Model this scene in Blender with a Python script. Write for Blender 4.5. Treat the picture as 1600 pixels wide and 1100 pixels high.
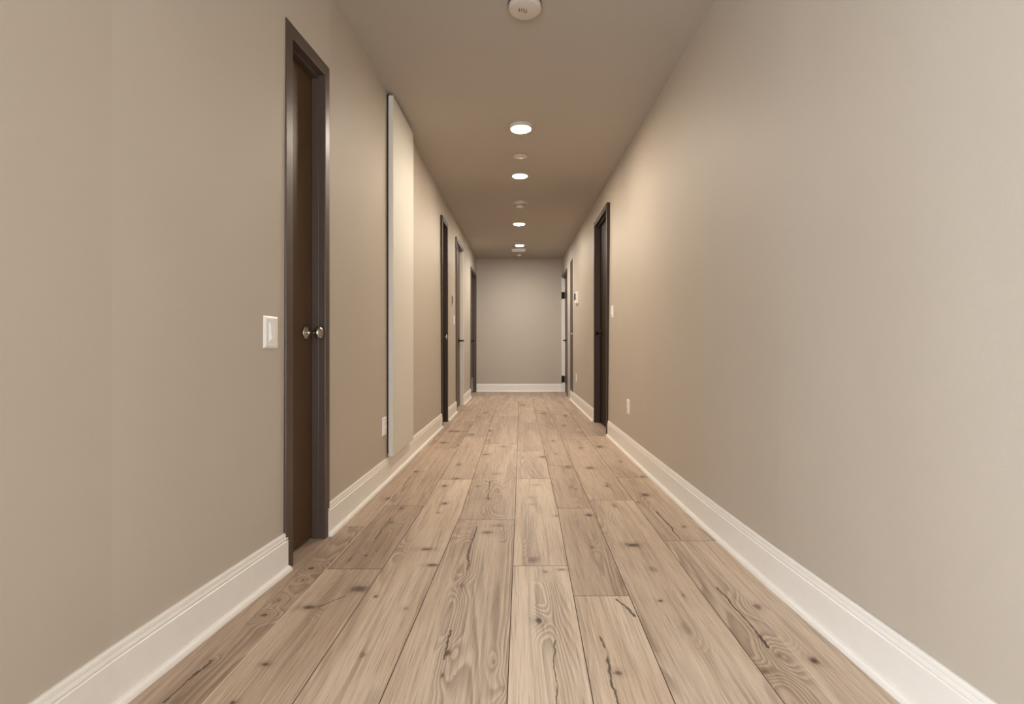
import bpy, bmesh, math, random
from mathutils import Vector, Matrix
random.seed(7)
for o in list(bpy.data.objects):
    bpy.data.objects.remove(o)
S = bpy.context.scene
C = S.collection

# ------------------------------------------------------------------ camera, daylight, exposure
CAM_H = 0.845                      # a low tripod in the middle of the corridor
cam = bpy.data.cameras.new('camera')
cam.sensor_fit = 'HORIZONTAL'
cam.sensor_width = 36.0
cam.lens = 18.0
cam.shift_x = -0.005
cam.shift_y = -0.00625
cam.clip_start = 0.02
cam_o = bpy.data.objects.new('camera', cam)
cam_o.location = (0, 0, CAM_H)
cam_o.rotation_euler = (math.radians(90), 0, 0)
C.objects.link(cam_o)
S.camera = cam_o
S.view_settings.view_transform = 'Standard'
S.view_settings.look = 'None'
S.view_settings.gamma = 1
S.view_settings.use_curve_mapping = False
S.view_settings.exposure = 2.7
S.cycles.max_bounces = 14
S.cycles.diffuse_bounces = 10

world = bpy.data.worlds.new('daylight')
S.world = world
world.use_nodes = True
bg = world.node_tree.nodes['Background']
bg.inputs['Color'].default_value = (0.80, 0.88, 1.0, 1)
bg.inputs['Strength'].default_value = 2.35
LAMP = 52.0                        # radiance of a downlight lens
BEAM, BEAM_FAR = 2.5, 9.0        # watts of the downward beam of a downlight
LAMP_COL = (1.0, 0.86, 0.71)
LAMP_FAR = 75.0                    # the farthest lamp is whiter
LAMP_FAR_COL = (1.0, 0.95, 0.90)
REAR = -2.6                        # rear wall of the corridor, behind the camera
FAR = 9.42
CEIL = 2.44
SIDE_D0, SIDE_D1, SIDE_H = -1.9, -0.5, 2.1     # opening added behind the camera on the left, throws daylight on the right wall
portal = bpy.data.lights.new('daylight_portal', 'AREA')       # guides the sky's light through that added opening
portal.shape = 'RECTANGLE'
portal.size, portal.size_y = SIDE_D1 - SIDE_D0, SIDE_H
portal.cycles.is_portal = True
po = bpy.data.objects.new('daylight_portal', portal)
po.location = (-1.22, (SIDE_D0 + SIDE_D1) / 2, SIDE_H / 2)
po.rotation_euler = (math.radians(90), 0, math.radians(-90))
C.objects.link(po)
portal_rear = portal.copy()
portal_rear.size, portal_rear.size_y = 0.90, 2.1
po = bpy.data.objects.new('rear_daylight_portal', portal_rear)  # and through the opening added in the rear wall for cool light
po.location = (0, REAR - 0.13, 1.05)
po.rotation_euler = (math.radians(90), 0, 0)
C.objects.link(po)

# ------------------------------------------------------------------ node helpers
class NT:
    def __init__(s, name):
        s.m = bpy.data.materials.new(name); s.m.use_nodes = True
        s.t = s.m.node_tree; s.n = s.t.nodes; s.b = s.n['Principled BSDF']
    def link(s, a, b): s.t.links.new(a, b)
    def put(s, sock, v):
        if isinstance(v, bpy.types.NodeSocket): s.link(v, sock)
        elif v is not None: sock.default_value = v
    def math(s, op, a, b=None, c=None, clamp=False):
        n = s.n.new('ShaderNodeMath'); n.operation = op; n.use_clamp = clamp
        for i, v in enumerate((a, b, c)): s.put(n.inputs[i], v)
        return n.outputs[0]
    def vec(s, op, a, b=None, scale=None):
        n = s.n.new('ShaderNodeVectorMath'); n.operation = op
        s.put(n.inputs[0], a); s.put(n.inputs[1], b)
        if scale is not None: s.put(n.inputs['Scale'], scale)
        return n.outputs['Value'] if op in ('LENGTH', 'DOT_PRODUCT', 'DISTANCE') else n.outputs[0]
    def attr(s, name):
        n = s.n.new('ShaderNodeAttribute'); n.attribute_name = name; return n.outputs['Vector']
    def sep(s, v):
        n = s.n.new('ShaderNodeSeparateXYZ'); s.link(v, n.inputs[0]); return n.outputs
    def comb(s, x, y, z):
        n = s.n.new('ShaderNodeCombineXYZ')
        for i, v in enumerate((x, y, z)): s.put(n.inputs[i], v)
        return n.outputs[0]
    def noise(s, v, scale=1.0, detail=2.0, rough=0.5, dist=0.0):
        n = s.n.new('ShaderNodeTexNoise'); s.link(v, n.inputs['Vector'])
        n.inputs['Scale'].default_value = scale; n.inputs['Detail'].default_value = detail
        n.inputs['Roughness'].default_value = rough; n.inputs['Distortion'].default_value = dist
        return n.outputs['Fac']
    def smooth(s, v, lo, hi, a=0.0, b=1.0):
        n = s.n.new('ShaderNodeMapRange'); n.interpolation_type = 'SMOOTHSTEP'
        s.put(n.inputs[0], v)
        for i, q in zip((1, 2, 3, 4), (lo, hi, a, b)): n.inputs[i].default_value = q
        return n.outputs[0]
    def mix(s, fac, a, b, mode='MIX'):
        n = s.n.new('ShaderNodeMix'); n.data_type = 'RGBA'; n.blend_type = mode
        s.put(n.inputs[0], fac)
        for i, v in ((6, a), (7, b)):
            if isinstance(v, tuple): v = (*v, 1) if len(v) == 3 else v
            s.put(n.inputs[i], v)
        return n.outputs[2]
    def bump(s, hgt, strength, dist):
        n = s.n.new('ShaderNodeBump'); n.inputs['Strength'].default_value = strength
        n.inputs['Distance'].default_value = dist; s.link(hgt, n.inputs['Height'])
        s.link(n.outputs[0], s.b.inputs['Normal'])
    def pos(s):
        return s.n.new('ShaderNodeNewGeometry').outputs['Position']

def lin(r, g, b):
    f = lambda c: (c / 255 / 12.92) if c / 255 <= 0.04045 else ((c / 255 + 0.055) / 1.055) ** 2.4
    return (f(r), f(g), f(b))

def simple(name, col, rough=0.5, metal=0.0, nscale=30.0, namt=0.04, bump=0.0, bscale=400.0, spec=0.5, coat=0.0):
    t = NT(name)
    n = t.noise(t.pos(), nscale, 3)
    dark = tuple(c * (1 - namt * 2) for c in col)
    light = tuple(min(1, c * (1 + namt * 2)) for c in col)
    t.link(t.mix(n, dark, light), t.b.inputs['Base Color'])
    t.b.inputs['Roughness'].default_value = rough
    t.b.inputs['Metallic'].default_value = metal
    t.b.inputs['Specular IOR Level'].default_value = spec
    t.b.inputs['Coat Weight'].default_value = coat
    if bump: t.bump(t.noise(t.pos(), bscale, 2), bump, 0.001)
    return t.m

def emit(name, col, k):
    t = NT(name)
    t.b.inputs['Base Color'].default_value = (0.9, 0.9, 0.9, 1)
    t.b.inputs['Emission Color'].default_value = (*col, 1)
    t.b.inputs['Emission Strength'].default_value = k
    return t.m

def wall_paint(name, col, rough=0.55):
    t = NT(name)
    p = t.pos()
    n = t.noise(p, 2.2, 4, 0.6)
    c = t.mix(n, tuple(v * 0.965 for v in col), tuple(v * 1.035 for v in col))
    t.link(c, t.b.inputs['Base Color'])
    t.b.inputs['Roughness'].default_value = rough
    t.b.inputs['Specular IOR Level'].default_value = 0.3
    t.bump(t.noise(p, 170, 3, 0.55), 0.12, 0.002)
    return t.m

WALL = wall_paint('beige_wall_paint', (0.50, 0.443, 0.366))
CEILM = wall_paint('ceiling_paint', (0.45, 0.41, 0.355), 0.8)
TRIM = simple('cream_trim_paint', (0.84, 0.81, 0.75), 0.32, namt=0.015)
CREAM = simple('cream_jamb_paint', (0.70, 0.66, 0.58), 0.4, namt=0.015)
PANELM = simple('cream_panel_lacquer', (0.66, 0.635, 0.56), 0.55, namt=0.01)
FRAME = simple('dark_brown_frame_enamel', lin(80, 66, 57), 0.38, namt=0.04, bump=0.05, bscale=120)
LEAFM = simple('dark_brown_leaf_enamel', lin(84, 63, 42), 0.45, namt=0.05, bump=0.05, bscale=90, spec=0.3)
LEAFD = simple('shaded_leaf_enamel', lin(42, 28, 20), 0.6, namt=0.05, spec=0.15)  # leaf colour darkened to carry the shade on two doors
FRAMED = simple('shaded_frame_enamel', lin(58, 42, 32), 0.5, namt=0.05, spec=0.3)  # frame colour of those doors, darkened for the same shade
PLASTIC = simple('white_plastic', (0.84, 0.82, 0.79), 0.35, namt=0.01)
BEIGEPL = simple('beige_plastic', (0.52, 0.45, 0.36), 0.45, namt=0.01)
CEILPL = simple('offwhite_ceiling_plastic', (0.60, 0.55, 0.48), 0.5, namt=0.01)
DARK = simple('black_gap', (0.008, 0.007, 0.006), 0.7, namt=0.02)
BLACKMET = simple('oil_rubbed_bronze', (0.012, 0.010, 0.009), 0.35, 0.6, namt=0.03)
NICKEL = simple('satin_nickel', (0.42, 0.38, 0.33), 0.22, 1.0, namt=0.03)
STEEL = simple('brushed_steel', (0.40, 0.38, 0.36), 0.35, 0.9, namt=0.05)
SCREEN = simple('black_glass_screen', (0.006, 0.006, 0.007), 0.4, namt=0.0, spec=0.2)
LENS = emit('lit_lens', LAMP_COL, LAMP)
LENS_FAR = emit('lit_white_lens', LAMP_FAR_COL, LAMP_FAR)
GREYTR = simple('grey_trim_paint', (0.62, 0.62, 0.62), 0.5, namt=0.01)

# ------------------------------------------------------------------ mesh helpers
class MB:
    def __init__(s): s.bm = bmesh.new(); s.mi = 0
    def _fin(s, faces):
        for f in faces: f.material_index = s.mi
    def box(s, x0, x1, y0, y1, z0, z1, bev=0.0, seg=2):
        ps = [(x, y, z) for x in (x0, x1) for y in (y0, y1) for z in (z0, z1)]
        v = [s.bm.verts.new(p) for p in ps]
        fs = [s.bm.faces.new([v[i] for i in q]) for q in ((0, 1, 3, 2), (4, 6, 7, 5), (0, 4, 5, 1), (2, 3, 7, 6), (0, 2, 6, 4), (1, 5, 7, 3))]
        s._fin(fs)
        if bev:
            es = {e for f in fs for e in f.edges}
            r = bmesh.ops.bevel(s.bm, geom=list(es), offset=bev, segments=seg, affect='EDGES', profile=0.5)
            s._fin(r['faces'])
        return s
    def quad(s, *ps):
        f = s.bm.faces.new([s.bm.verts.new(p) for p in ps]); s._fin([f]); return f
    def lathe(s, prof, origin=(0, 0, 0), axis='z', n=40, flip=1):
        """prof: list of (radius, height along the axis)"""
        rings = []
        for r, z in prof:
            ring = []
            for k in range(n if r > 1e-6 else 1):
                a = 2 * math.pi * k / n
                p = (r * math.cos(a), r * math.sin(a), z * flip)
                if axis == 'x': p = (p[2], p[0], p[1])
                if axis == 'y': p = (p[1], p[2], p[0])
                ring.append(s.bm.verts.new((p[0] + origin[0], p[1] + origin[1], p[2] + origin[2])))
            rings.append(ring)
        fs = []
        for a, b in zip(rings, rings[1:]):
            if len(a) == 1 and len(b) == 1: continue
            for k in range(n):
                k2 = (k + 1) % n
                if len(a) == 1: q = [a[0], b[k], b[k2]]
                elif len(b) == 1: q = [a[k], a[k2], b[0]]
                else: q = [a[k], a[k2], b[k2], b[k]]
                fs.append(s.bm.faces.new(q))
        for f in fs: f.smooth = True
        s._fin(fs)
        return s
    def build(s, name, mats, parent=None, smooth=False):
        bmesh.ops.recalc_face_normals(s.bm, faces=s.bm.faces)
        me = bpy.data.meshes.new(name); s.bm.to_mesh(me); s.bm.free()
        for m in (mats if isinstance(mats, (list, tuple)) else [mats]): me.materials.append(m)
        o = bpy.data.objects.new(name, me); C.objects.link(o)
        if parent: o.parent = parent
        return o

def tag(o, label=None, cat=None, group=None, kind=None):
    for k, v in (('label', label), ('category', cat), ('group', group), ('kind', kind)):
        if v: o[k] = v
    return o
def empty(name, loc=(0, 0, 0), rz=0.0):
    o = bpy.data.objects.new(name, None); o.location = loc; o.rotation_euler = (0, 0, rz)
    o.empty_display_size = 0.1; C.objects.link(o); return o

# ------------------------------------------------------------------ plan of the two long walls (distance, x at the floor, x at the ceiling)
LEFT = [(REAR, -1.00, -1.00), (0.0, -0.985, -0.985), (0.9, -0.966, -0.966), (1.2, -0.950, -0.950), (1.55, -0.916, -0.912), (1.92, -0.877, -0.868),
        (2.28, -0.846, -0.834), (3.25, -0.819, -0.820), (5.28, -0.785, -0.797), (7.3, -0.772, -0.774), (8.35, -0.767, -0.762), (FAR, -0.755, -0.750)]
RIGHT = [(REAR, 0.985, 0.985), (0.0, 0.972, 0.972), (0.9, 0.950, 0.955), (1.2, 0.936, 0.945), (1.78, 0.905, 0.928), (2.36, 0.886, 0.9155),
         (3.38, 0.872, 0.902), (4.79, 0.860, 0.883), (5.7, 0.858, 0.8706), (8.05, 0.847, 0.842), (FAR, 0.826, 0.820)]
def wx(side, d, z=0.0):
    T = LEFT if side < 0 else RIGHT
    for a, b in zip(T, T[1:]):
        if d <= b[0]:
            t = (d - a[0]) / (b[0] - a[0]); f = a[1] + t * (b[1] - a[1]); c = a[2] + t * (b[2] - a[2])
            return f + (c - f) * z / CEIL
    return T[-1][1]
def frame_at(side, d0, d1, z):
    """origin and z-rotation for something fixed to a wall between d0 and d1: local +x leaves the wall, local +y runs away from the camera
    on the left wall and towards it on the right wall"""
    x0, x1 = wx(side, d0, z), wx(side, d1, z)
    tx, ty = x1 - x0, d1 - d0
    nx, ny = (ty, -tx) if side < 0 else (-ty, tx)
    return ((x0 + x1) / 2, (d0 + d1) / 2, z), math.atan2(ny, nx), math.hypot(tx, ty)

# doors: name, side, near and far outer edge of the casing, head height, casing width near/far, depth of the reveal
DOORS = [
    dict(n='door_1', side=-1, d0=1.92, d1=2.28, head=2.078, near=0.05, far=0.042, rec=0.050),
    dict(n='door_2', side=-1, d0=5.30, d1=5.72, head=2.200, near=0.045, far=0.045, rec=0.045),
    dict(n='door_3', side=-1, d0=6.48, d1=7.27, head=2.225, near=0.045, far=0.045, rec=0.036),
    dict(n='door_4', side=-1, d0=8.38, d1=9.38, head=2.145, near=0.05, far=0.05, rec=0.040),
    dict(n='door_5', side=1, d0=4.84, d1=5.66, head=2.200, near=0.05, far=0.045, rec=0.052),
    dict(n='door_6', side=1, d0=8.52, d1=9.38, head=2.130, near=0.05, far=0.05, rec=0.045),
]
NICHE = 0.14
def wall_mesh(side, name):
    T = LEFT if side < 0 else RIGHT
    D = [d for d in DOORS if d['side'] == side]
    ds = sorted({t[0] for t in T} | ({SIDE_D0, SIDE_D1} if side < 0 else set()) | {d['d0'] + 0.02 for d in D} | {d['d1'] - 0.02 for d in D})
    m = MB()
    for a, b in zip(ds, ds[1:]):
        mid = (a + b) / 2
        z0 = 0.0
        for d in D:
            if d['d0'] + 0.02 - 1e-6 <= a and b <= d['d1'] - 0.02 + 1e-6: z0 = d['head'] - 0.02
        zo = 0.0
        if side < 0 and SIDE_D0 - 1e-6 <= a and b <= SIDE_D1 + 1e-6: z0 = zo = SIDE_H
        m.quad((wx(side, a, z0), a, z0), (wx(side, b, z0), b, z0), (wx(side, b, CEIL), b, CEIL), (wx(side, a, CEIL), a, CEIL))
        # outer skin, so that the wall has its real thickness
        o = side * 0.22
        m.quad((wx(side, a) + o, a, zo), (wx(side, b) + o, b, zo), (wx(side, b, CEIL) + o, b, CEIL), (wx(side, a, CEIL) + o, a, CEIL))
    for d in D:                                    # the niche each door sits in
        a, b, h = d['d0'] + 0.02, d['d1'] - 0.02, d['head'] - 0.02
        o = side * NICHE
        xa, xb, xah, xbh = wx(side, a), wx(side, b), wx(side, a, h), wx(side, b, h)
        m.quad((xa, a, 0), (xah, a, h), (xah + o, a, h), (xa + o, a, 0))
        m.quad((xb, b, 0), (xbh, b, h), (xbh + o, b, h), (xb + o, b, 0))
        m.quad((xah, a, h), (xbh, b, h), (xbh + o, b, h), (xah + o, a, h))
        m.quad((xa + o, a, 0), (xb + o, b, 0), (xbh + o, b, h), (xah + o, a, h))
    if side < 0:                                   # reveals of the added side opening behind the camera
        a, b, h, o = SIDE_D0, SIDE_D1, SIDE_H, -0.22
        xa, xb = wx(side, a), wx(side, b)
        m.quad((xa, a, 0), (xa, a, h), (xa + o, a, h), (xa + o, a, 0)); m.quad((xb, b, 0), (xb, b, h), (xb + o, b, h), (xb + o, b, 0))
        m.quad((xa, a, h), (xb, b, h), (xb + o, b, h), (xa + o, a, h))
    return m.build(name, WALL)
def wall_build():
    for side, nm, lb in ((-1, 'wall_left', 'long beige painted wall on the left side of the corridor'), (1, 'wall_right', 'long beige painted wall on the right side of the corridor')):
        tag(wall_mesh(side, nm), lb, 'wall', kind='structure')
    m = MB(); m.box(-1.05, 1.05, FAR, FAR + 0.12, 0, CEIL)
    tag(m.build('wall_back', WALL), 'beige end wall closing the far end of the corridor', 'wall', kind='structure')
    m = MB()                                       # wall behind the camera, its opening added to let in daylight
    for q in ((-1.3, -0.45, 0, CEIL), (0.45, 1.3, 0, CEIL), (-0.45, 0.45, 2.1, CEIL)): m.box(q[0], q[1], REAR - 0.12, REAR, q[2], q[3])
    tag(m.build('wall_front', WALL), 'beige wall behind the viewer with an opening added for daylight', 'wall', kind='structure')
    m = MB(); m.box(-1.4, 1.4, REAR - 0.12, FAR + 0.12, CEIL, CEIL + 0.1)
    tag(m.build('ceiling', CEILM), 'flat painted ceiling above the corridor', 'ceiling', kind='structure')
wall_build()

# ------------------------------------------------------------------ floor: planks of several widths with bevelled seams
SEAMD = [REAR - 0.1, 1.2, 2.6, FAR + 0.1]
SEAMS = [[-1.25] * 4, [-0.742, -0.742, -0.702, -0.672], [-0.530, -0.530, -0.491, -0.470], [-0.326, -0.326, -0.281, -0.285], [-0.024, -0.024, -0.010, 0.036],
         [0.180, 0.180, 0.208, 0.250], [0.373, 0.373, 0.389, 0.430], [0.631, 0.631, 0.634, 0.668], [1.25] * 4]
JOINTS = [[0.75, 2.389, 4.05, 6.0, 7.7], [0.7, 1.937, 2.704, 4.22, 5.7, 7.3, 8.6], [0.55, 3.234, 4.75, 6.5, 8.0], [1.02, 2.485, 4.4, 6.1, 7.8],
          [0.8, 1.965, 3.25, 4.10, 5.6, 7.0, 8.5], [0.6, 1.729, 2.661, 3.60, 5.2, 6.7, 8.1], [0.3, 2.80, 4.6, 6.3, 7.9], [0.9, 2.216, 3.28, 4.78, 6.2, 7.6]]
# tone of each plank from the nearest one on: 0 = darkest board, 1 = palest; far boards darkened to dim the light there
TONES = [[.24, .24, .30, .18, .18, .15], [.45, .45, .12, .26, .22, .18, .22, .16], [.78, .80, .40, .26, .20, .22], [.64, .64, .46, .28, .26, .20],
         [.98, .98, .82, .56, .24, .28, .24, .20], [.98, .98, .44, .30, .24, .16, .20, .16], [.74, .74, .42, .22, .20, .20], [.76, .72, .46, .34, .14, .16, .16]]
def seam(i, d):
    p = SEAMS[i]
    for k in range(3):
        if d <= SEAMD[k + 1]:
            t = max(0, (d - SEAMD[k]) / (SEAMD[k + 1] - SEAMD[k])); return p[k] + t * (p[k + 1] - p[k])
    return p[3]
# dark knots and mineral streaks in the boards: x, distance, half width, half length, strength
KNOTS=[(0.0648,1.5721,0.0138,0.0219,1),(0.1053,1.915,0.0144,0.0163,0.6),(-0.1901,1.4083,0.0106,0.0205,0.9),(-0.1916,1.3101,0.0082,0.0178,0.8),(-0.0616,1.3684,0.0068,0.0166,0.45),(-0.196,1.8027,0.0113,0.024,0.4),(-0.136,2.3151,0.0405,0.0238,0.7),(-0.0872,2.4057,0.0421,0.0257,0.5),(-0.38,2.1258,0.0345,0.0167,0.9),(-0.3252,1.9708,0.0271,0.0115,0.9),(-0.3577,1.6448,0.0144,0.016,0.5),(-0.4208,1.3967,0.0105,0.0144,0.5),(0.0658,2.024,0.0304,0.0424,0.6),(-0.5493,1.7789,0.0334,0.0281,0.85),(-0.3866,2.7368,0.0171,0.0244,0.9),(-0.3982,2.59,0.0097,0.0149,0.7),(-0.5988,2.6614,0.0133,0.0314,0.7),(-0.6031,2.4493,0.0184,0.0177,0.7),(-0.608,2.061,0.009,0.0126,1),(-0.7106,2.8285,0.0247,0.0355,0.9),(-0.1626,2.8285,0.0177,0.0237,0.7),(0.3603,2.5509,0.0191,0.0212,1),(0.3139,2.146,0.0094,0.0136,0.8),(0.4875,2.1667,0.0325,0.0278,0.95),(0.5142,1.9314,0.0193,0.0331,0.4),(0.4744,1.6942,0.0085,0.0085,1),(0.5633,1.7333,0.0054,0.0178,0.8),(0.2591,1.3203,0.0149,0.0129,0.85),(0.1714,1.9314,0.0241,0.0138,0.6),(0.5024,1.5225,0.0228,0.048,0.3),(0.7793,2.3887,0.0119,0.0169,0.9),(0.6519,2.7592,0.0138,0.0225,0.7),(0.7969,1.374,0.0155,0.0223,1),(0.6425,1.3281,0.0149,0.013,0.8),(0.7767,1.6569,0.0166,0.0244,0.7),(0.7108,1.3938,0.0157,0.023,0.5),(0.7253,2.9013,0.0254,0.0299,0.9),(-0.6735,1.6528,0.031,0.0162,0.9),(-0.6668,1.3574,0.0136,0.0095,0.9),(-0.821,1.3712,0.0069,0.0083,1),(-0.7908,1.6057,0.014,0.0114,0.8),(-0.7794,1.9425,0.0146,0.014,0.9),(-0.7734,1.847,0.0092,0.0101,0.7),(-0.7898,1.6985,0.0106,0.0128,0.7),(-0.6609,2.0179,0.0076,0.0361,0.5),(-0.6724,1.2115,0.0076,0.0087,0.9),(-0.4764,1.7245,0.0065,0.0088,0.8),(-0.6449,4.4474,0.0334,0.0468,0.8),(-0.682,3.4315,0.0343,0.0279,0.9),(-0.618,5.0448,0.082,0.0452,0.8),(-0.4438,4.8633,0.0486,0.049,0.7),(-0.3859,3.25,0.0325,0.025,0.8),(-0.436,3.0868,0.0193,0.0254,0.9),(-0.4134,3.6344,0.0182,0.0391,0.7),(-0.2386,3.9765,0.0398,0.0374,0.8),(-0.2668,5.0827,0.0254,0.0573,0.8),(-0.1123,4.2785,0.0267,0.0406,0.7),(-0.1352,3.38,0.0338,0.0338,0.5),(-0.2381,3.0727,0.0154,0.0223,0.7),(-0.1591,2.8285,0.0177,0.0237,0.7),(-0.4024,6.4381,0.0241,0.0736,0.7),(0.0818,7.2688,0.0545,0.1094,0.6),(0.3268,6.3774,0.0478,0.0963,0.6),(0.5838,6.1455,0.0307,0.1117,0.7),(0.5281,4.225,0.0264,0.0422,0.6),(0.6899,4.2785,0.0321,0.0487,0.9),(0.5088,3.5393,0.031,0.0371,0.9),(0.7516,3.7348,0.0187,0.0413,0.7),(0.544,3.0868,0.0154,0.031,0.8),(0.1943,3.8851,0.0243,0.0313,0.9),(0.305,4,0.02,0.0331,0.6),(0.3513,3.5579,0.0311,0.0375,0.7),(0.3176,4.5369,0.0227,0.0487,0.5),(0.8079,3.2976,0.0247,0.0322,0.7),(0.5002,5.408,0.027,0.0649,0.6),(0.1163,3.1009,0.0271,0.0213,0.4),(0.0818,2.7258,0.0204,0.022,0.4),(0.197,2.5414,0.0159,0.0153,0.6),(0.0749,2.8523,0.0178,0.0241,0.35),(0.325,3.0588,0.0153,0.0277,0.6),(0.3471,3.0179,0.0151,0.0269,0.6),(0.5477,3.1296,0.0117,0.029,0.6),(0.5138,2.704,0.0135,0.0433,0.5),(-0.0363,1.2636,0.0079,0.0142,0.3),(-0.8982,1.8521,0.0116,0.0152,0.4),(-0.9013,3.4667,0.0217,0.0356,0.3) ]
CRACKS=[(0.00299, [(-0.1851, 2.3887), (-0.1985, 2.146), (-0.1859, 1.9314)]),(0.00297, [(0.2396, 1.4857), (0.2442, 1.4054), (0.2376, 1.2588), (0.2384, 1.2071)]),(0.00202, [(0.1081, 1.4664), (0.0988, 1.3629), (0.0951, 1.2071)]),(0.00326, [(0.7112, 2.61), (0.7171, 2.3803), (0.706, 2.2237)]),(0.00335, [(0.6997, 1.7884), (0.7032, 1.5981), (0.7072, 1.4322)]),(0.00207, [(-0.6425, 1.6528), (-0.5813, 1.7289)]),(0.00256, [(-0.8177, 1.3629), (-0.8389, 1.2136)]),(0.00427, [(0.3286, 1.7071), (0.3476, 1.665), (0.3716, 1.5981)]),(0.00252, [(-0.6212, 2.2384), (-0.6188, 2.513)]),(0.00228, [(-0.1975, 1.5191), (-0.1983, 1.3796)]),(0.00228, [(-0.1578, 2.805), (-0.1714, 3.1887)]),]

NK = 4
def build_floor():
    m = MB()
    rows = []                                       # per face: tone, seed, knots
    B, DEP = 0.0014, 0.0012
    def face(ps, tone, seed, mi, kn):
        m.mi = mi; m.quad(*ps); rows.append((tone, seed, kn))
    for c in range(8):
        cuts = [REAR - 0.1] + JOINTS[c] + [FAR + 0.1]
        for k, (a, b) in enumerate(zip(cuts, cuts[1:])):
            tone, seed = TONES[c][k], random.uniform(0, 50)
            n = max(1, round((b - a) / 0.28)); sub = sorted({a + (b - a) * i / n for i in range(n + 1)} | {q for q in SEAMD if a < q < b})
            for i, (p, q) in enumerate(zip(sub, sub[1:])):
                p1 = p + (B if i == 0 else 0); q1 = q - (B if i == len(sub) - 2 else 0)
                l0, l1, r0, r1 = seam(c, p), seam(c, q), seam(c + 1, p), seam(c + 1, q)
                kn = [w for w in KNOTS if min(l0, l1) < w[0] < max(r0, r1) and p - 0.08 < w[1] < q + 0.08]
                kn = sorted(kn, key=lambda w: max(p - w[1], w[1] - q, 0))[:NK]
                A = [(l0 + B, p1, 0), (r0 - B, p1, 0), (r1 - B, q1, 0), (l1 + B, q1, 0)]
                face(A, tone, seed, 0, kn)
                li, ri = (2 if c == 1 else 1), (2 if c == 0 else 1)
                face([(l0, p, -DEP), A[0], A[3], (l1, q, -DEP)], tone, seed, li, [])
                face([A[1], (r0, p, -DEP), (r1, q, -DEP), A[2]], tone, seed, ri, [])
                if i == 0: face([(l0, p, -DEP), (r0, p, -DEP), A[1], A[0]], tone, seed, 1, [])
                if i == len(sub) - 2: face([A[3], A[2], (r1, q, -DEP), (l1, q, -DEP)], tone, seed, 1, [])
    me = bpy.data.meshes.new('floor'); m.bm.to_mesh(me); m.bm.free()
    def put(name, vals):
        at = me.attributes.new(name, 'FLOAT_VECTOR', 'FACE')
        at.data.foreach_set('vector', [x for v in vals for x in v])
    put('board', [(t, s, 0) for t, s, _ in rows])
    for j in range(NK):
        put('ka%d' % j, [((k[j][0], k[j][1], k[j][4]) if j < len(k) else (0, -90, 0)) for _, _, k in rows])
        put('kb%d' % j, [((1 / k[j][2], 1 / k[j][3], min(1, k[j][2] / 0.014) ** 1.5) if j < len(k) else (1, 1, 0)) for _, _, k in rows])
    o = bpy.data.objects.new('floor', me); C.objects.link(o)
    for mm in (wood('oak_floor_boards'), simple('dark_seam', lin(84, 62, 50), 0.5, namt=0.05), simple('pale_seam', lin(222, 198, 172), 0.4, namt=0.03)): me.materials.append(mm)
    tag(o, 'greyish oak plank floor with dark knots and cracks running down the corridor', 'floor', kind='structure')

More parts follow.
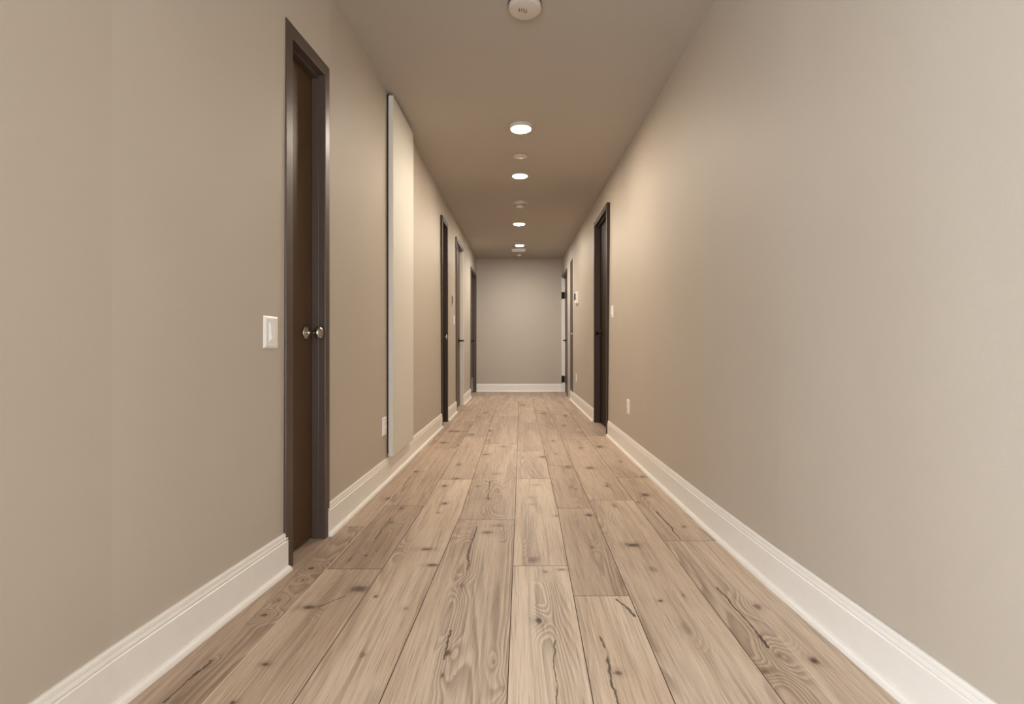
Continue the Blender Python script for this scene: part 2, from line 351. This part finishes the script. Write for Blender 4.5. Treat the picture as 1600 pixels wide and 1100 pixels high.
def wood(name):
    t = NT(name)
    P = t.pos(); x, y, _ = t.sep(P)
    bt = t.sep(t.attr('board')); tone, seed = bt[0], bt[1]
    wob = t.noise(t.comb(t.math('MULTIPLY', x, 26), t.math('MULTIPLY', y, 13), seed), 1, 3, 0.6)
    wob2 = t.math('SUBTRACT', wob, 0.5)
    # knots
    field = None; dark = None; halo = None
    for j in range(NK):
        ka, kb = t.attr('ka%d' % j), t.attr('kb%d' % j)
        dv = t.vec('MULTIPLY', t.vec('MULTIPLY', t.vec('SUBTRACT', P, ka), kb), (1, 1, 0)); size = t.sep(kb)[2]
        r = t.vec('LENGTH', dv)
        amp = t.sep(ka)[2]
        dk = t.math('MULTIPLY', t.smooth(t.math('ADD', r, t.math('MULTIPLY', wob2, 1.6)), 1.05, 0.25), amp)
        hl = t.math('MULTIPLY', t.smooth(t.math('ADD', r, t.math('MULTIPLY', wob2, 2.6)), 2.6, 0.4), amp)
        g = t.math('MULTIPLY', t.math('EXPONENT', t.math('MULTIPLY', t.math('MULTIPLY', r, r), -0.10)), size)
        dark = dk if dark is None else t.math('MAXIMUM', dark, dk)
        halo = hl if halo is None else t.math('MAXIMUM', halo, hl)
        field = g if field is None else t.math('ADD', field, g)
    # cathedral figure: contour lines of a stretched noise, pushed around the knots
    sv = t.comb(t.math('MULTIPLY', x, 6.5), t.math('MULTIPLY', y, 0.50), seed)
    base = t.noise(sv, 1, 1.3, 0.40)
    f = t.math('ADD', base, t.math('MULTIPLY', field, 0.16))
    f = t.math('ADD', f, t.math('MULTIPLY', wob2, 0.012))
    saw = t.math('FRACT', t.math('MULTIPLY', f, 26))
    ring = t.math('MULTIPLY', t.smooth(saw, 0.0, 0.75), t.smooth(saw, 1.0, 0.80))
    msk = t.smooth(t.noise(t.comb(t.math('MULTIPLY', x, 7), t.math('MULTIPLY', y, 0.55), t.math('ADD', seed, 9.0)), 1, 2), 0.47, 0.64)
    msk = t.math('MAXIMUM', msk, t.math('MULTIPLY', halo, 0.5))
    ring = t.math('MULTIPLY', ring, msk)
    # straight fine grain and limed pores
    gr = t.noise(t.comb(t.math('MULTIPLY', x, 330), t.math('MULTIPLY', y, 5.5), seed), 1, 4, 0.65)
    gr2 = t.noise(t.comb(t.math('MULTIPLY', x, 60), t.math('MULTIPLY', y, 1.6), t.math('ADD', seed, 3.0)), 1, 3, 0.6)
    big = t.noise(t.comb(t.math('MULTIPLY', x, 9), t.math('MULTIPLY', y, 1.1), t.math('ADD', seed, 5.0)), 1, 3, 0.6)
    pale = t.mix(t.smooth(big, 0.35, 0.65), PALE_A, PALE_B)
    deep = t.mix(t.smooth(big, 0.35, 0.65), DEEP_A, DEEP_B)
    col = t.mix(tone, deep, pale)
    col = t.mix(t.math('MULTIPLY', t.smooth(gr, 0.52, 0.68), 0.34), col, lin(240, 224, 206))
    col = t.mix(t.math('MULTIPLY', t.smooth(gr, 0.49, 0.30), 0.50), col, lin(112, 90, 74))
    col = t.mix(t.math('MULTIPLY', t.smooth(gr2, 0.48, 0.72), 0.42), col, lin(132, 110, 92))
    col = t.mix(t.math('MULTIPLY', ring, 0.46), col, lin(104, 82, 66))
    col = t.mix(t.math('MULTIPLY', halo, 0.26), col, lin(118, 94, 76))
    col = t.mix(t.math('MULTIPLY', dark, 0.90), col, lin(70, 52, 42))
    # cracks
    pw = t.vec('ADD', P, t.vec('MULTIPLY', t.comb(wob2, 0.0, 0.0), (0.030, 0, 0)))
    ck = None
    for w, pts in CRACKS:
        for a, b in zip(pts, pts[1:]):
            ba = (b[0] - a[0], b[1] - a[1], 0.0); L = ba[0] ** 2 + ba[1] ** 2
            pa = t.vec('SUBTRACT', pw, (a[0], a[1], 0.0))
            h = t.math('MULTIPLY', t.vec('DOT_PRODUCT', pa, ba), 1 / L, clamp=True)
            d = t.vec('LENGTH', t.vec('MULTIPLY', t.vec('SUBTRACT', pa, t.vec('SCALE', ba, None, h)), (1, 1, 0)))
            k = t.smooth(d, w * 1.5, w * 0.4)
            ck = k if ck is None else t.math('MAXIMUM', ck, k)
    ck = t.math('MULTIPLY', ck, t.smooth(wob, 0.30, 0.45, 0.35, 1.0))
    col = t.mix(t.math('MULTIPLY', ck, 0.85), col, lin(52, 38, 30))
    t.link(col, t.b.inputs['Base Color'])
    t.link(t.math('ADD', 0.42, t.math('MULTIPLY', gr, 0.14)), t.b.inputs['Roughness'])
    t.b.inputs['Specular IOR Level'].default_value = 0.35
    hgt = t.math('SUBTRACT', t.math('MULTIPLY', gr, 0.5), t.math('ADD', t.math('MULTIPLY', ck, 1.2), t.math('MULTIPLY', ring, 0.3)))
    t.bump(hgt, 0.25, 0.0008)
    return t.m
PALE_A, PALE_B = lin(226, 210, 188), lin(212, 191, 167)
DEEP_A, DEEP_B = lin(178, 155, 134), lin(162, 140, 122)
build_floor()

# ------------------------------------------------------------------ baseboards with a quarter-round shoe
BB_H = 0.142
def bb_profile(t):
    return [(0, BB_H), (t * .45, BB_H), (t * .70, BB_H - .004), (t * .78, BB_H - .011), (t * .70, BB_H - .0135), (t * .78, BB_H - .0155), (t * .95, BB_H - .022),
            (t * .93, BB_H - .0255), (t * .80, BB_H - .0275), (t * .80, BB_H - .029), (t, BB_H - .031), (t, 0), (0, 0)]
def shoe_profile(t, r):
    return [(t, 0), (t, r)] + [(t + r * math.sin(a), r * math.cos(a)) for a in [math.radians(q) for q in (15, 30, 45, 60, 75, 90)]]
def sweep(prof, pts):
    """pts: list of (position at the floor, unit vector out of the wall)"""
    m = MB(); R = [[m.bm.verts.new((p[0] + n[0] * u, p[1] + n[1] * u, z)) for u, z in prof] for p, n in pts]
    k = len(prof)
    for a, b in zip(R, R[1:]):
        for i in range(k): m.bm.faces.new([a[i], a[(i + 1) % k], b[(i + 1) % k], b[i]])
    m.bm.faces.new(R[0]); m.bm.faces.new(R[-1][::-1])
    return m
def baseboard(name, side, d0, d1, label, t=0.014, r=0.017):
    T = LEFT if side < 0 else RIGHT
    ds = [d0] + [q[0] for q in T if d0 + 0.02 < q[0] < d1 - 0.02] + [d1]
    pts = [((wx(side, d), d), (-side, 0)) for d in ds]
    o = sweep(bb_profile(t), pts).build(name, TRIM)
    tag(o, label, 'baseboard', kind='structure')
    s = sweep(shoe_profile(t, r), pts).build('shoe_moulding', TRIM, o)
baseboard('baseboard_left', -1, SIDE_D1, 1.93, 'cream baseboard on the left wall before the nearest brown door')
baseboard('baseboard_left', -1, 2.265, 3.25, 'cream baseboard on the left wall between nearest brown door and tall cream panel', 0.014, 0.017)
baseboard('baseboard_left', -1, 3.252, 5.295, 'cream baseboard on the left wall below and beyond the tall cream panel', 0.012, 0.016)
baseboard('baseboard_left', -1, 5.725, 6.475, 'short cream baseboard between the second and third left doors')
baseboard('baseboard_left', -1, 7.275, 8.375, 'short cream baseboard between the two farthest left doors')
baseboard('baseboard_right', 1, REAR, 4.80, 'cream baseboard along the near right wall up to the dark brown door')
baseboard('baseboard_right', 1, 5.70, 8.06, 'cream baseboard on the right wall beyond the dark brown doorway')
xl, xr = wx(-1, FAR) + 0.002, wx(1, FAR) - 0.002
o = sweep(bb_profile(0.014), [((xl, FAR), (0, -1)), ((xr, FAR), (0, -1))]).build('baseboard_back', TRIM)
tag(o, 'cream baseboard along the far end wall', 'baseboard', kind='structure')
sweep(shoe_profile(0.014, 0.017), [((xl, FAR), (0, -1)), ((xr, FAR), (0, -1))]).build('shoe_moulding', TRIM, o)

# ------------------------------------------------------------------ doors
def lever(parent, x0, yc, zc, dirn, mat, length=0.10, name='lever_handle', rose=0.031):
    """a lever on a round rose; x0 = face of the leaf, dirn = local y direction of the grip"""
    m = MB()
    m.lathe([(0, .0), (rose, 0), (rose, .004), (rose * .88, .009), (rose * .55, .012), (.0125, .013), (.0115, .03), (.0115, .046), (.0135, .050), (.0135, .066), (.010, .071), (0, .072)], (x0, yc, zc), 'x', 32)
    r = m.build(name, mat, parent)
    g = MB()
    rings = []
    for s_, w, hh, dx in ((-.012, .012, .011, .0), (0.0, .0135, .0125, .0), (.03, .010, .010, .002), (.07, .009, .0105, .0), (length * .94, .008, .010, -.004), (length, .005, .006, -.006)):
        rings.append([g.bm.verts.new((x0 + .058 + dx + w * math.cos(a) * .8, yc + dirn * s_, zc + hh * math.sin(a))) for a in [2 * math.pi * k / 14 for k in range(14)]])
    for a, b in zip(rings, rings[1:]):
        for k in range(14): g.bm.faces.new([a[k], a[(k + 1) % 14], b[(k + 1) % 14], b[k]]).smooth = True
    g.bm.faces.new(rings[0]); g.bm.faces.new(rings[-1])
    g.build('grip', mat, r)
    return r
def door(spec, label, handle_d, handle_z, hmat, grip=True, cream_far=False, kick=False, hinges=False, leafm=None, framem=None):
    side, d0, d1, H = spec['side'], spec['d0'], spec['d1'], spec['head']
    (ox, oy, oz), rz, L = frame_at(side, d0, d1, 0)
    root = tag(empty(spec['n'], (ox, oy, 0), rz), label, 'door', kind='structure')
    far = 1 if side < 0 else -1                       # local y sign of the far end
    yn, yf = -far * L / 2, far * L / 2
    def span(a, b): return (min(a, b), max(a, b))
    cn, cf, R = spec['near'], spec['far'], spec['rec']
    fm = MB(); e = 0.012
    ya, yb = span(yn, yn + far * cn); fm.box(-0.13, e, ya, yb, 0, H, 0.0025)
    if not cream_far:
        ya, yb = span(yf - far * cf, yf); fm.box(-0.13, e, ya, yb, 0, H, 0.0025)
    ya, yb = span(yn + far * (cn - .004), yf - far * (cf - .004) * (0 if cream_far else 1))
    fm.box(-0.13, e - .0003, ya, yb, H - 0.052, H, 0.0025)
    # the stop the leaf closes against
    st = 0.014
    ya, yb = span(yn + far * cn, yn + far * (cn + st)); fm.box(-R, -0.018, ya, yb, 0, H - .05, 0.0015)
    if not cream_far:
        ya, yb = span(yf - far * cf, yf - far * (cf + .003)); fm.box(-R, -0.018, ya, yb, 0, H - .05, 0.001)
    ya, yb = span(yn + far * cn, yf - far * cf); fm.box(-R, -0.018, ya, yb, H - .052 - st, H - .05, 0.0015)
    fm.build('door_frame', framem or FRAME, root)
    if cream_far:
        j = MB(); ya, yb = span(yf - far * cf, yf); j.box(-0.13, e + (.004 if hinges else 0), ya, yb, 0, H - (0.04 if hinges else .052), 0.0025)
        tag(j.build('jamb', CREAM if not hinges else PLASTIC, root), 'cream painted far jamb')
    lm = MB(); ya, yb = span(yn + far * (cn + .002), yf - far * (cf + .003))
    lm.box(-R - 0.044, -R, ya, yb, 0.009, H - 0.055, 0.002)
    leaf = lm.build('door_leaf', leafm or LEAFM, root)
    def ly(d):                                        # distance from the camera -> local y
        return far * (d - (d0 + d1) / 2) * L / (d1 - d0)
    if handle_d:
        lever(root, -R, ly(handle_d), handle_z, -far, hmat) if grip else knob(root, -R, ly(handle_d), handle_z, hmat)
    if kick:
        k = MB(); ya, yb = span(yn + far * (cn + .03), yf - far * (cf + .03)); k.box(-R, -R + .0025, ya, yb, .03, .27, .0008)
        k.build('kick_plate', STEEL, root)
    if hinges:
        for z in (.235, 1.76):
            hb = MB(); yy = yf - far * cf
            hb.lathe([(0, 0), (.009, 0), (.009, .13), (0, .13)], (-.012 + .022, yy - far * .012, z - .065), 'z', 16)
            a, b = span(yy - far * .003, yy - far * .0005); hb.box(-R + .004, .012, a, b, z - .06, z + .06)
            hb.build('hinge', BLACKMET, root)
    return root
def knob(parent, x0, yc, zc, mat):
    m = MB()
    m.lathe([(0, 0), (.032, 0), (.032, .005), (.028, .009), (.016, .013), (.010, .018), (.0095, .036), (.014, .042), (.025, .050), (.0265, .060), (.022, .069), (.012, .073), (0, .074)], (x0, yc, zc), 'x', 32)
    m.build('door_knob', mat, parent)
D = {d['n']: d for d in DOORS}
door(D['door_1'], 'narrow dark brown door, the nearest one on the left wall', 2.185, 0.90, NICKEL, grip=False)
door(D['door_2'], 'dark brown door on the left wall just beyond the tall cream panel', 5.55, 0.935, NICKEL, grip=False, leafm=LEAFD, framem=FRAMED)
door(D['door_3'], 'dark brown door on the left wall with a cream far jamb', 7.10, 0.913, BLACKMET, cream_far=True)
door(D['door_4'], 'brown door in the far left corner with a grey kick plate', 8.95, 0.93, BLACKMET, kick=True)
door(D['door_5'], 'shade-darkened brown doorway, the nearest one on the right wall', 5.52, 0.98, BLACKMET, grip=False, leafm=LEAFD, framem=FRAMED)
door(D['door_6'], 'dark brown door in the far right corner with black hinges on a white jamb', 9.0, 0.935, BLACKMET, cream_far=True, hinges=True)

# ------------------------------------------------------------------ things on the walls
def on_wall(name, side, d0, d1, z, label, cat, group=None):
    (ox, oy, oz), rz, L = frame_at(side, d0, d1, z)
    return tag(empty(name, (ox, oy, oz), rz), label, cat, group), L, (1 if side < 0 else -1)
# tall panel
root, L, far = on_wall('wall_panel', -1, 3.22, 3.80, 0.147, 'tall cream panel mounted flat on the left wall from baseboard to ceiling', 'panel')
m = MB(); m.box(0.010, 0.041, -L / 2, L / 2, 0, 2.272, 0.0015); m.build('panel_board', PANELM, root)
m = MB(); m.box(-0.006, 0.011, -L / 2 + .012, L / 2 - .012, 0.02, 2.262); tag(m.build('backing_or_shadow', DARK, root), 'black strip standing in for the shadow in the gap behind the board')  # black box paints the shadow behind the board
m = MB(); m.box(-0.004, 0.012, -L / 2 + .002, L / 2 - .002, 2.262, 2.279); tag(m.build('mounting_rail', DARK, root), 'black mounting rail along the top')

def plate(name, side, dc, z, label, cat, w=.078, h=.114, t=.0075, kind='rocker', mat=PLASTIC, group=None):
    root, L, far = on_wall(name, side, dc - w / 2, dc + w / 2, z, label, cat, group)
    m = MB()
    # bevelled cover plate: a frustum on a thin skirt
    x1, x2, c = t * .35, t, .008
    base = [(-.004, -w / 2, -h / 2), (-.004, w / 2, -h / 2), (-.004, w / 2, h / 2), (-.004, -w / 2, h / 2)]
    r0 = [m.bm.verts.new(p) for p in base]
    r1 = [m.bm.verts.new((x1, p[1], p[2])) for p in base]
    r2 = [m.bm.verts.new((x2, p[1] - math.copysign(c, p[1]), p[2] - math.copysign(c, p[2]))) for p in base]
    for a, b in ((r0, r1), (r1, r2)):
        for i in range(4): m.bm.faces.new([a[i], a[(i + 1) % 4], b[(i + 1) % 4], b[i]])
    m.bm.faces.new(r2); m.bm.faces.new(r0[::-1])
    m.build('cover_plate', mat, root)
    if kind == 'rocker':
        f = MB(); f.box(t - .003, t + .0018, -.0175, .0175, -.034, .034, .0008); f.build('switch_frame', mat, root)
        b = MB(); a0 = .0135
        vs = [(t, -a0, -.028), (t, a0, -.028), (t + .0065, a0, -.0265), (t + .0065, -a0, -.0265), (t, -a0, .029), (t, a0, .029), (t + .0025, a0, .0285), (t + .0025, -a0, .0285)]
        v = [b.bm.verts.new(p) for p in vs]
        for q in ((0, 1, 2, 3), (4, 7, 6, 5), (0, 4, 5, 1), (3, 2, 6, 7), (0, 3, 7, 4), (1, 5, 6, 2)): b.bm.faces.new([v[i] for i in q])
        b.build('rocker', mat, root)
    elif kind == 'outlet':
        for zz in (-.0195, .0195):
            b = MB(); b.box(t - .003, t + .002, -.017, .017, zz - .0145, zz + .0145, .003)
            r = b.build('receptacle', mat, root)
            s = MB()
            for yy in (-.0065, .0065): s.box(t + .0005, t + .0024, yy - .001, yy + .001, zz - .003, zz + .006)
            s.box(t + .0005, t + .0024, -.002, .002, zz - .0105, zz - .0065)
            tag(s.build('slots', DARK, r), 'black pin slots')
    s = MB()
    return root
plate('light_switch', -1, 1.832, 0.893, 'white rocker switch plate left of the nearest brown door', 'switch', w=.086)
plate('wall_outlet', -1, 3.158, 0.347, 'white outlet low on the left wall touching the tall cream panel', 'outlet', kind='outlet')
plate('wall_outlet', 1, 4.00, 0.367, 'white outlet low on the right wall, nearer than the dark doorway', 'outlet', kind='outlet')
plate('wall_outlet', 1, 7.33, 0.384, 'small white outlet low on the right wall beyond the dark doorway', 'outlet', kind='outlet')
plate('light_switch', 1, 4.68, 1.153, 'white rocker switch just right of the dark doorway', 'switch')
plate('light_switch', -1, 6.33, 1.16, 'white switch plate on the far left wall below a beige control', 'switch')
root, L, far = on_wall('wall_control', -1, 6.05, 6.15, 1.387, 'beige control box on the far left wall above a white switch', 'control box')
m = MB(); m.box(-.004, .012, -L / 2, L / 2, -.062, .062, .003); m.build('housing', BEIGEPL, root)
m = MB(); m.box(.010, .0135, -L / 2 + .012, L / 2 - .012, -.045, .045, .001); tag(m.build('display', SCREEN, root), 'dark display')

# thermostat
root, L, far = on_wall('thermostat', 1, 7.13, 7.33, 1.52, 'white rounded thermostat with black screen on the far right wall', 'thermostat')
m = MB(); m.box(-.006, .034, -L / 2, L / 2, -.085, .080, .010, 3); m.build('housing', PLASTIC, root)
m = MB(); m.box(.032, .0375, -L / 2 + .020, L / 2 - .030, -.034, .062, .001); tag(m.build('screen', SCREEN, root), 'black screen')
m = MB(); m.box(-.006, .006, -L / 2 - .006, L / 2 + .006, -.092, .086, .003); m.build('back_plate', PLASTIC, root)

# brown access panel above the baseboard
root, L, far = on_wall('access_panel', 1, 7.78, 8.06, 0.145, 'tall narrow brown access panel on the far right wall above the baseboard', 'access panel')
m = MB(); H = 2.02; b = .022
m.box(-.012, .010, -L / 2, -L / 2 + b, 0, H, .001); m.box(-.012, .010, L / 2 - b, L / 2, 0, H, .001)
m.box(-.012, .0098, -L / 2 + b - .002, L / 2 - b + .002, H - b, H, .001); m.box(-.012, .0098, -L / 2 + b - .002, L / 2 - b + .002, 0, b, .001)
m.build('panel_frame', FRAME, root)
m = MB(); m.box(-.010, .006, -L / 2 + b, L / 2 - b, b, H - b, .001); m.build('panel_door', LEAFM, root)
m = MB(); m.lathe([(0, 0), (.016, 0), (.016, .006), (.010, .010), (.009, .022), (.012, .026), (.010, .032), (0, .033)], (.006, L / 2 - .05, .875), 'x', 20); m.build('latch', NICKEL, root)

# ------------------------------------------------------------------ ceiling
def downlight(x, y, label, r=0.071, rim=0.018, drop=0.004, lens=None):
    root = tag(empty('ceiling_light', (x, y, CEIL)), label, 'ceiling light', 'round downlights along the corridor ceiling')
    m = MB(); R = r + rim
    m.lathe([(R, .004), (R, -drop * .4), (R - .003, -drop), (r + .003, -drop - .002), (r, -drop), (r, .003)], n=56)
    m.build('trim_ring', CEILPL, root)
    g = MB(); g.lathe([(r, -drop + .001), (r * .93, -drop - .0015), (r * .6, -drop - .003), (0, -drop - .0035)], n=56)
    g.build('lens', lens or LENS, root)
    l = bpy.data.lights.new('downlight_beam', 'SPOT')
    l.energy, l.color = (BEAM_FAR, LAMP_FAR_COL) if lens else (BEAM, LAMP_COL)
    l.spot_size, l.spot_blend, l.shadow_soft_size = math.radians(168), 1.0, 0.06
    lo = bpy.data.objects.new('downlight_beam', l); lo.location = (x, y, CEIL - drop - 0.012); C.objects.link(lo)
    return root
downlight(0.028, 3.72, 'lit round ceiling light nearest to the camera, thick rimmed', r=.071, rim=.012, drop=.024)
downlight(0.026, 4.815, 'lit round ceiling light between the flat disc cover and the smoke detector', r=.067)
downlight(0.028, 6.715, 'lit round ceiling light just beyond the smoke detector', r=.070)
downlight(0.038, 8.15, 'farthest lit round ceiling light, beside the square vent', r=.064, lens=LENS_FAR)

root = tag(empty('ceiling_alarm', (0.036, 2.39, CEIL)), 'large round white alarm disc on the ceiling at the top edge', 'alarm')
m = MB(); m.lathe([(0, .003), (.079, .003), (.079, -.006), (.075, -.009)], n=56); tag(m.build('shadow_ring', FRAME, root), 'dark ring painted as the shadow round the cover')  # dark colour paints the shadow ring around the alarm cover
m = MB(); m.lathe([(.074, -.006), (.0765, -.010), (.0765, -.024), (.073, -.029), (.066, -.031), (0, -.033)], n=64); m.build('cover', CEILPL, root)
m = MB()
for k in range(3):
    m.box(-.028 + k * .011, -.024 + k * .011, -.016 - .0 * k, .0 + .004, -.0336, -.0322)
m.box(-.006, .012, .006, .010, -.0336, -.0322); m.box(.006, .010, -.010, .0, -.0336, -.0322)
tag(m.build('sound_slots', FRAME, root), 'dark sound slots')

root = tag(empty('sprinkler_cover', (0.0275, 4.30, CEIL)), 'flat white disc cover between the two nearest lit ceiling lights', 'sprinkler cover')
m = MB(); m.lathe([(0, .003), (.050, .003), (.050, -.003), (.046, -.005)], n=40); tag(m.build('recess_ring', FRAME, root), 'dark recess ring')
m = MB(); m.lathe([(.044, -.004), (.059, -.005), (.060, -.007), (.056, -.009), (0, -.010)], n=48); m.build('cover_disc', CEILPL, root)

root = tag(empty('smoke_detector', (0.034, 5.70, CEIL)), 'round white smoke detector between the middle ceiling lights', 'smoke detector')
m = MB(); m.lathe([(0, .003), (.080, .003), (.080, -.014), (.076, -.018), (.060, -.020)], n=48); m.build('base', CEILPL, root)
m = MB(); m.lathe([(.062, -.019), (.062, -.026), (.052, -.045), (.044, -.049), (0, -.051)], n=48); m.build('sensor_head', CEILPL, root)
m = MB()
for k in range(9):
    a = math.radians(190 + k * 20)
    p = Matrix.Rotation(a, 4, 'Z')
    vs = [p @ Vector(q) for q in ((.0585, -.008, -.033), (.0585, .008, -.033), (.0535, .008, -.0425), (.0535, -.008, -.0425))]
    m.quad(*[(v.x, v.y, v.z) for v in vs])
tag(m.build('vent_slots', FRAME, root), 'dark smoke inlet slots')

root = tag(empty('ceiling_vent', (0.025, 8.55, CEIL)), 'square white ceiling vent just past the farthest light', 'vent')
m = MB(); w = .115
m.box(-w, w, -w, -w + .02, -.008, .003, .001); m.box(-w, w, w - .02, w, -.008, .003, .001)
m.box(-w, -w + .02, -w + .018, w - .018, -.008, .003, .001); m.box(w - .02, w, -w + .018, w - .018, -.008, .003, .001)
m.build('vent_frame', PLASTIC, root)
m = MB(); m.box(-w + .018, w - .018, -w + .018, w - .018, -.001, .002); m.build('backing_or_shadow', DARK, root)
for k in range(7):
    m = MB(); yy = -w + .032 + k * .0275
    v = [(-w + .018, yy, -.002), (w - .018, yy, -.002), (w - .018, yy + .011, -.013), (-w + .018, yy + .011, -.013)]
    m.quad(*v); m.quad(*[(q[0], q[1] + .002, q[2] + .0012) for q in v]); m.build('louvre', PLASTIC, root)

root = tag(empty('ceiling_sensor', (0.034, 8.93, CEIL)), 'small round white sensor between the square vent and the end wall', 'sensor')
m = MB(); m.lathe([(0, .003), (.056, .003), (.056, -.008), (.050, -.012)], n=36); m.build('base', CEILPL, root)
m = MB(); m.lathe([(.040, -.011), (.036, -.024), (.022, -.033), (0, -.036)], n=36); m.build('dome', PLASTIC, root)
